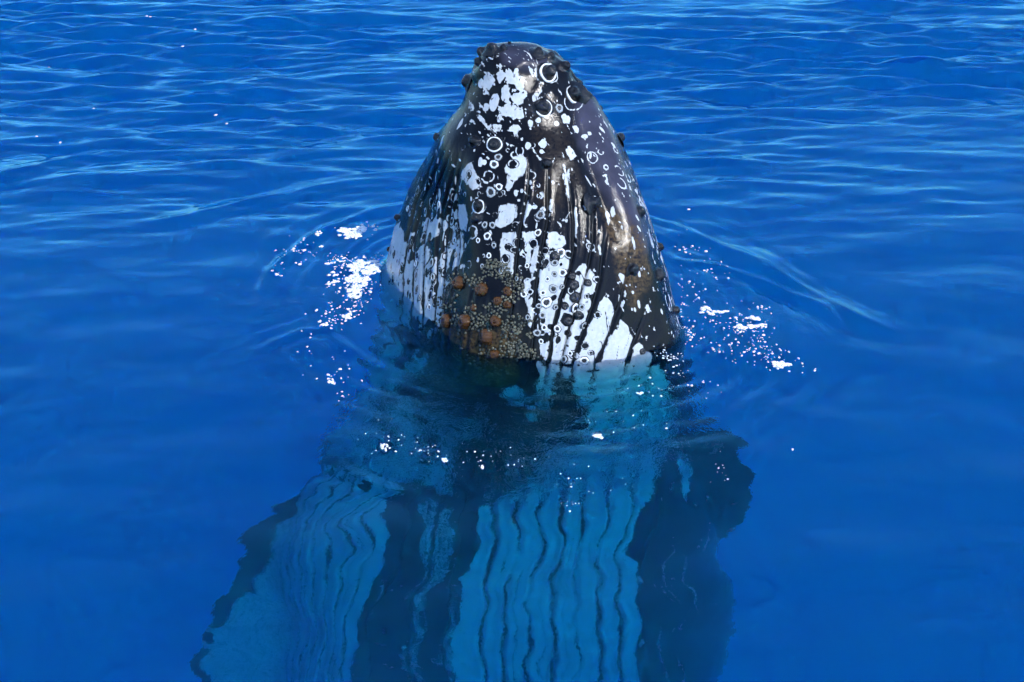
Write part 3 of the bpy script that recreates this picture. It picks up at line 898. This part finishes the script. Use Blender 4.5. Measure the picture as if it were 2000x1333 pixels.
def put(name, mesh, px, py, r, lift=0.0, squash=1.0, spin=None, parent=None):
    p, n = seat(px, py, lift)
    o = bpy.data.objects.new(name, mesh)
    COL.objects.link(o)
    q = Vector(n).to_track_quat('Z', 'Y').to_matrix().to_4x4()
    sp = Matrix.Rotation(random.uniform(0, 6.28) if spin is None else spin, 4, 'Z')
    rad = r * MPX
    o.matrix_world = Matrix.Translation(Vector(p)) @ q @ sp @ Matrix.Diagonal((rad, rad, rad * squash, 1))
    o.parent = parent or whale
    return o


def lathe(name, prof, n=20, mat=None, wob=0.0, ribs=0, ribamp=0.0, seed=0, mats=None, matrow=None):
    """turned shape (radius, height) with an uneven outline; closed at both ends"""
    r = np.random.default_rng(seed); co = []
    ph = r.uniform(0, 6.28, 4)
    for k, (rr, h) in enumerate(prof):
        for j in range(n):
            t = 2 * math.pi * j / n
            w = 1 + wob * (math.sin(2 * t + ph[0]) + .6 * math.sin(3 * t + ph[1] + h * 2) + .4 * math.sin(5 * t + ph[2])) / 2
            w += ribamp * math.cos(ribs * t) if ribs else 0
            co.append((rr * w * math.cos(t), rr * w * math.sin(t), h * (1 + wob * .5 * math.sin(t + ph[3]))))
    m = len(prof); I = np.arange(m * n).reshape(m, n)
    q = np.stack([I[:-1], np.roll(I, -1, 1)[:-1], np.roll(I, -1, 1)[1:], I[1:]], -1).reshape(-1, 4)
    me = np_mesh(name, np.array(co), q)
    for mm in (mats or [mat]): me.materials.append(mm)
    if matrow:
        idx = np.repeat(np.array(matrow, dtype=np.int32), n)
        me.polygons.foreach_set('material_index', idx)
    return me


# ------------------------------------------------------------------ tubercles (the knobs on jaw and chin)
KNOB_ME = []
for s in range(4):
    KNOB_ME.append(lathe('tubercle', [(2.1, -.30), (1.7, -.06), (1.36, .10), (1.12, .30), (1.0, .62), (.9, .9), (.66, 1.14), (.34, 1.22), (.12, 1.14), (0.001, 1.08)], 22, M_KNOB, 0.10 + .03 * s, seed=s))
KNOBS = [(906, 156, 13), (938, 100, 9), (934, 121, 9), (962, 99, 12), (983, 94, 8), (1050, 106, 10), (1075, 110, 10), (1103, 130, 12), (1072, 141, 15),
         (1120, 184, 17), (1060, 209, 15), (1170, 213, 7), (1206, 272, 12), (1244, 415, 12), (1284, 537, 12), (1316, 607, 10), (1290, 482, 9),
         (851, 267, 8), (777, 425, 8), (927, 277, 12), (966, 283, 13), (1068, 321, 10), (1158, 397, 13), (1232, 528, 9), (757, 486, 6), (1135, 160, 7),
         (1143, 190, 8), (940, 402, 10), (936, 427, 9)]
COLLAR_ME = lathe('barnacle', [(1.06, -.3), (1.08, .14), (1.0, .26), (.90, .22), (.86, -.2)], 40, M_RIM, 0.07, seed=60)
for x, y, r in [(1071, 142, 17), (1062, 212, 15), (1119, 186, 16), (966, 284, 14), (940, 404, 12)]:
    put('barnacle', COLLAR_ME, x, y, r, 0.004, 0.5)
for k, (x, y, r) in enumerate(KNOBS):
    put('tubercle', KNOB_ME[k % 4], x, y, r * random.uniform(.72, .92), -0.001, random.uniform(.85, 1.2))

# ------------------------------------------------------------------ barnacles
RING_ME = []; HOLE_ME = []
for s in range(4):
    RING_ME.append(lathe('barnacle', [(1.34, -.15), (1.22, .02), (1.1, .1), (1.0, .22), (.86, .34), (.70, .30), (.60, .08), (.56, -.1)], 24, None, 0.14, 7, .05, seed=10 + s,
                         mats=[M_HOLE, M_RIM if s % 2 == 0 else M_RIM2], matrow=[0, 0, 1, 1, 1, 1, 0]))
    HOLE_ME.append(lathe('opening', [(.64, -.06), (.60, .02), (.45, .07), (.2, .1), (0.001, .1)], 16, M_HOLE, 0.08, seed=20 + s))
RINGS = [(1096, 494, 9), (1084, 514, 7), (1098, 533, 9), (1081, 565, 8), (1067, 591, 10), (1059, 616, 7), (1088, 643, 8), (1102, 703, 9), (1122, 602, 9),
         (1140, 637, 8), (1061, 572, 6), (1055, 420, 8), (1050, 455, 7), (1092, 212, 9), (965, 322, 9), (973, 308, 7), (975, 365, 8), (960, 376, 9),
         (955, 462, 7), (963, 440, 6), (1043, 606, 6), (1052, 597, 5), (1140, 705, 8), (1083, 536, 5), (814, 516, 7), (845, 513, 8), (858, 400, 7),
         (848, 541, 7), (797, 408, 6), (824, 470, 5), (887, 470, 6), (891, 498, 5), (840, 600, 6), (822, 582, 6), (862, 590, 5), (966, 480, 6), (958, 500, 6),
         (947, 520, 5), (940, 470, 6), (950, 440, 7), (1062, 640, 6), (1050, 650, 7), (1056, 668, 6), (1098, 560, 5), (1070, 545, 5), (1085, 600, 6), (1113, 690, 5),
         (1136, 600, 6), (1030, 520, 5), (1010, 545, 5), (1024, 575, 6), (1032, 620, 6)]
for k, (x, y, r) in enumerate(RINGS):
    b_ = put('barnacle', RING_ME[k % 4], x, y, r * random.uniform(.72, 1.0), 0.0, random.uniform(.6, 1.1))
    h_ = bpy.data.objects.new('opening', HOLE_ME[k % 4]); COL.objects.link(h_)
    h_.parent = b_
SOLID = [(1120, 557, 9), (1148, 553, 6), (1123, 580, 9), (1104, 600, 6), (1110, 628, 8), (1131, 615, 7), (1255, 687, 6), (1086, 500, 8), (1118, 540, 7), (1111, 652, 6),
         (770, 497, 5), (800, 512, 5), (799, 552, 5), (840, 468, 6), (802, 446, 6), (870, 538, 5), (801, 482, 6), (1063, 520, 4)]
DARK_ME = [lathe('barnacle', [(1.05, -.2), (1.0, .1), (.85, .4), (.6, .56), (.35, .52), (.2, .42), (0.001, .4)], 18, M_HOLE, 0.09, seed=30 + s) for s in range(3)]
for k, (x, y, r) in enumerate(SOLID):
    put('barnacle', DARK_ME[k % 3], x, y, r, 0.0, 0.9)
BROWN_ME = [lathe('goose_barnacle', [(1.0, -.3), (1.08, .1), (1.08, .45), (1.0, .8), (.82, 1.08), (.58, 1.26), (.4, 1.3), (.3, 1.22), (.26, 1.05)], 40, M_BROWN, 0.14, 10, .055, seed=40 + s) for s in range(3)]
MOUTH_ME = [lathe('opening', [(.34, 1.0), (.28, 1.16), (.2, 1.22), (.1, 1.25), (0.001, 1.26)], 14, M_BROWNDK, 0.12, 4, .08, seed=50 + s) for s in range(3)]
for k, (x, y, r) in enumerate([(904, 554, 12), (947, 566, 13), (993, 569, 9), (977, 587, 9), (994, 595, 8), (879, 627, 13), (919, 627, 14), (974, 626, 11), (957, 656, 15), (969, 690, 9), (935, 600, 7)]):
    b_ = put('goose_barnacle', BROWN_ME[k % 3], x, y, r * .92, -0.008, random.uniform(.8, 1.15))
    h_ = bpy.data.objects.new('opening', MOUTH_ME[k % 3]); COL.objects.link(h_)
    h_.parent = b_


def bead_cluster():
    """hundreds of small shells crowded on the chin, too small to pick apart"""
    prof = [(1.0, -.4), (1.02, .15), (.85, .6), (.55, .82), (.35, .74), (.001, .6)]
    n = 8; V = []; F = []
    r = np.random.default_rng(9); pts = []
    poly_c = [(r.uniform(870, 1015), r.uniform(545, 650), 13, 11) for _ in range(20)] + [(1000 + r.uniform(-25, 34), r.uniform(630, 715), 12, 11) for _ in range(9)] + [(r.uniform(850, 1000), r.uniform(690, 750), 14, 9) for _ in range(10)] + [(r.uniform(905, 1010), r.uniform(505, 545), 10, 9) for _ in range(5)]
    tries = 0
    while len(pts) < 760 and tries < 14000:
        tries += 1
        cx, cy, sx, sy = poly_c[r.integers(len(poly_c))]
        x = cx + sx * r.normal(0, .55); y = cy + sy * r.normal(0, .55); q = r.uniform(1.9, 3.6)
        if vnoise(np.array([x / 16]), np.array([y / 16]), 0.0, 5)[0] < 0.33: continue
        if all((x - a) ** 2 + (y - b) ** 2 > (0.82 * (q + c)) ** 2 for a, b, c in pts): pts.append((x, y, q))
    for x, y, q in pts:
        p, nr = seat(x, y); nr = Vector(nr)
        R = nr.to_track_quat('Z', 'Y').to_matrix(); rad = q * MPX; b0 = len(V)
        hh = r.uniform(.8, 1.6)
        for (rr, h) in prof:
            for j in range(n):
                t = 2 * math.pi * j / n
                V.append(Vector(p) + R @ Vector((rr * rad * math.cos(t), rr * rad * math.sin(t), h * rad * hh)))
        for k in range(len(prof) - 1):
            for j in range(n):
                F.append((b0 + k * n + j, b0 + k * n + (j + 1) % n, b0 + (k + 1) * n + (j + 1) % n, b0 + (k + 1) * n + j))
    me = np_mesh('barnacle_cluster', np.array([tuple(v) for v in V]), np.array(F))
    o = link('barnacle_cluster', me, M_GREY, whale)
    tag(o, kind='stuff')


bead_cluster()

# ------------------------------------------------------------------ foam
def foam_blobs(blobs):
    """low lumpy domes (x, y, rx, ry, rot, h) resting on the water -> verts, quads"""
    n = 10; prof = [(1.0, -.25), (.98, .25), (.8, .7), (.45, .95), (.001, 1.0)]
    V = []; F = []
    zs = sea_height(np.array([q[0] for q in blobs]), np.array([q[1] for q in blobs]))
    for (x, y, rx, ry, rot, h), z in zip(blobs, zs):
        z = float(z); b0 = len(V)
        w = 1 + 0.22 * rng.standard_normal(n)
        c, s = math.cos(rot), math.sin(rot)
        for rr, hh in prof:
            for j in range(n):
                t = 2 * math.pi * j / n
                u = rr * rx * w[j] * math.cos(t); v = rr * ry * w[j] * math.sin(t)
                V.append((x + u * c - v * s, y + u * s + v * c, z + hh * h))
        for k in range(len(prof) - 1):
            for j in range(n):
                F.append((b0 + k * n + j, b0 + k * n + (j + 1) % n, b0 + (k + 1) * n + (j + 1) % n, b0 + (k + 1) * n + j))
    return np.array(V), np.array(F)


def blob_px(px, py, wpx, hpx, rot=0.0, h=None):
    x, y = on_water(px, py)
    dep = (y - CAM[1]) * math.cos(PITCH) + CAM[2] * math.sin(PITCH)
    m = dep / FPX
    rx = wpx * m * .5; ry = hpx * m * .5 / 0.44
    return (float(x), float(y), rx, ry, rot, h if h else min(0.02, 0.25 * min(rx, ry) + 0.002))


FLECK_AREAS = [  # px, py, spread x, spread y, count, size
    (690, 455, 30, 12, 55, 4), (725, 440, 20, 8, 25, 4), (590, 490, 34, 20, 60, 3.6), (545, 530, 14, 14, 16, 3.2), (700, 520, 36, 18, 130, 4), (690, 560, 40, 22, 110, 3.8),
    (665, 510, 34, 14, 70, 3.6), (655, 610, 45, 20, 60, 3.6), (690, 600, 22, 18, 60, 3.4), (640, 640, 30, 14, 24, 3.8), (655, 735, 36, 16, 26, 4), (640, 700, 40, 20, 14, 3), (665, 770, 16, 10, 10, 3.4),
    (760, 860, 50, 26, 30, 3.2), (830, 880, 50, 16, 34, 3.0), (930, 890, 60, 18, 24, 2.6), (1000, 900, 60, 20, 20, 2.8), (740, 500, 12, 14, 24, 3),
    (1350, 485, 36, 10, 24, 3.4), (1390, 530, 40, 24, 36, 3), (1345, 650, 18, 20, 70, 3.0), (1430, 640, 60, 24, 110, 3.2), (1480, 665, 50, 24, 90, 3.2), (1500, 700, 44, 18, 70, 3.2),
    (1420, 690, 40, 18, 50, 3), (1470, 600, 40, 14, 26, 3), (1360, 580, 24, 30, 40, 2.8), (1310, 700, 20, 8, 60, 2.8), (1330, 730, 20, 12, 20, 2.8), (1280, 755, 50, 22, 26, 3.0), (1370, 750, 40, 20, 22, 3.4),
    (1240, 820, 60, 22, 16, 3), (1150, 830, 30, 12, 12, 3), (1130, 940, 60, 24, 30, 2.6), (1110, 980, 18, 12, 14, 3), (1560, 720, 30, 16, 12, 3), (1400, 920, 22, 20, 20, 2.4), (1330, 560, 12, 60, 40, 2.6)]
flecks = []
for cx_, cy_, sx_, sy_, n_, sz_ in FLECK_AREAS:
    for k in range(int(n_ * .62)):
        x = cx_ + rng.normal(0, .62) * sx_; y = cy_ + rng.normal(0, .62) * sy_
        s = sz_ * (0.35 + 0.95 * rng.random() ** 2.6)
        flecks.append(blob_px(x, y, s * rng.uniform(.9, 1.7), s * rng.uniform(.6, 1.0), rng.uniform(-.5, .5)))
for x, y in [(148, 128), (183, 214), (93, 128), (72, 268), (443, 244), (422, 227), (358, 102), (380, 49), (294, 36), (1345, 410), (1548, 880), (117, 275), (287, 35)]:
    flecks.append(blob_px(x, y, 5, 3.2))
V, F = foam_blobs(flecks)
fo = link('foam_flecks', np_mesh('foam_flecks', V, F), M_FOAM)
tag(fo, 'tiny white foam flecks drifting on the blue water round the whale', 'foam', kind='stuff')


def foam_patch(label, parts):
    bl = []
    for (x, y, w, h, n) in parts:
        for k in range(int(n * 1.7)):
            a = rng.uniform(0, 6.283); q = math.sqrt(rng.random())
            bl.append(blob_px(x + .5 * w * q * math.cos(a), y + .5 * h * q * math.sin(a), rng.uniform(.12, .36) * min(w, 30) + 2, rng.uniform(.2, .42) * min(h, 14) + 1.4, rng.uniform(-.4, .4)))
    V, F = foam_blobs(bl)
    x, y = on_water(parts[0][0], parts[0][1])
    V = V - np.array([x, y, 0.0])
    o = link('foam_patch', np_mesh('foam_patch', V, F), M_FOAM)
    o.location = (x, y, 0)
    tag(o, label, 'foam', 'white foam patches floating round the whale')


foam_patch('largest white foam patch, against the left side of the whale at the waterline', [(712, 522, 62, 22, 26), (700, 545, 46, 30, 26), (690, 572, 30, 20, 14), (728, 530, 34, 14, 10)])
foam_patch('white foam patch inside the upper left arc of the ripple ring', [(690, 460, 34, 14, 16), (680, 452, 40, 10, 14), (706, 448, 28, 10, 12)])
foam_patch('small oval foam patch on the left ripple ring line', [(622, 462, 16, 7, 4)])
foam_patch('small foam patch left of the largest foam patch', [(648, 550, 22, 8, 5)])
foam_patch('narrow foam patch just above the oval left of the whale', [(650, 535, 20, 6, 4)])
foam_patch('round foam clump below the largest foam patch on the left', [(678, 617, 16, 14, 7)])
foam_patch('small foam blob in the water at far lower left of the flank foam', [(632, 637, 14, 7, 4)])
foam_patch('lone foam blob left of the submerged barnacle beard', [(649, 744, 16, 9, 5)])
foam_patch('foam clump above the pale submerged left chest', [(750, 873, 13, 14, 6)])
foam_patch('foam blob near the middle of the foam trail in front of the whale', [(866, 902, 14, 8, 4)])
foam_patch('rightmost foam blob of the trail in front of the whale', [(940, 915, 13, 7, 3)])
foam_patch('foam patch over the dark throat water in front of the pale belly', [(1168, 850, 22, 8, 6)])
foam_patch('oval foam spot just below the white belly waterline', [(1251, 771, 13, 7, 3)])
foam_patch('hook shaped white foam streak right of the whale', [(1380, 603, 26, 9, 8), (1400, 612, 60, 6, 10)])
foam_patch('smooth oval foam patch right of the hook shaped streak', [(1472, 624, 30, 10, 7)])
foam_patch('long ragged foam patch below the smooth oval on the right', [(1452, 641, 40, 9, 8), (1480, 638, 34, 6, 5)])
foam_patch('ragged foam patch at the far right end of the foam field', [(1520, 712, 26, 12, 9), (1534, 712, 30, 6, 5)])
print('done')
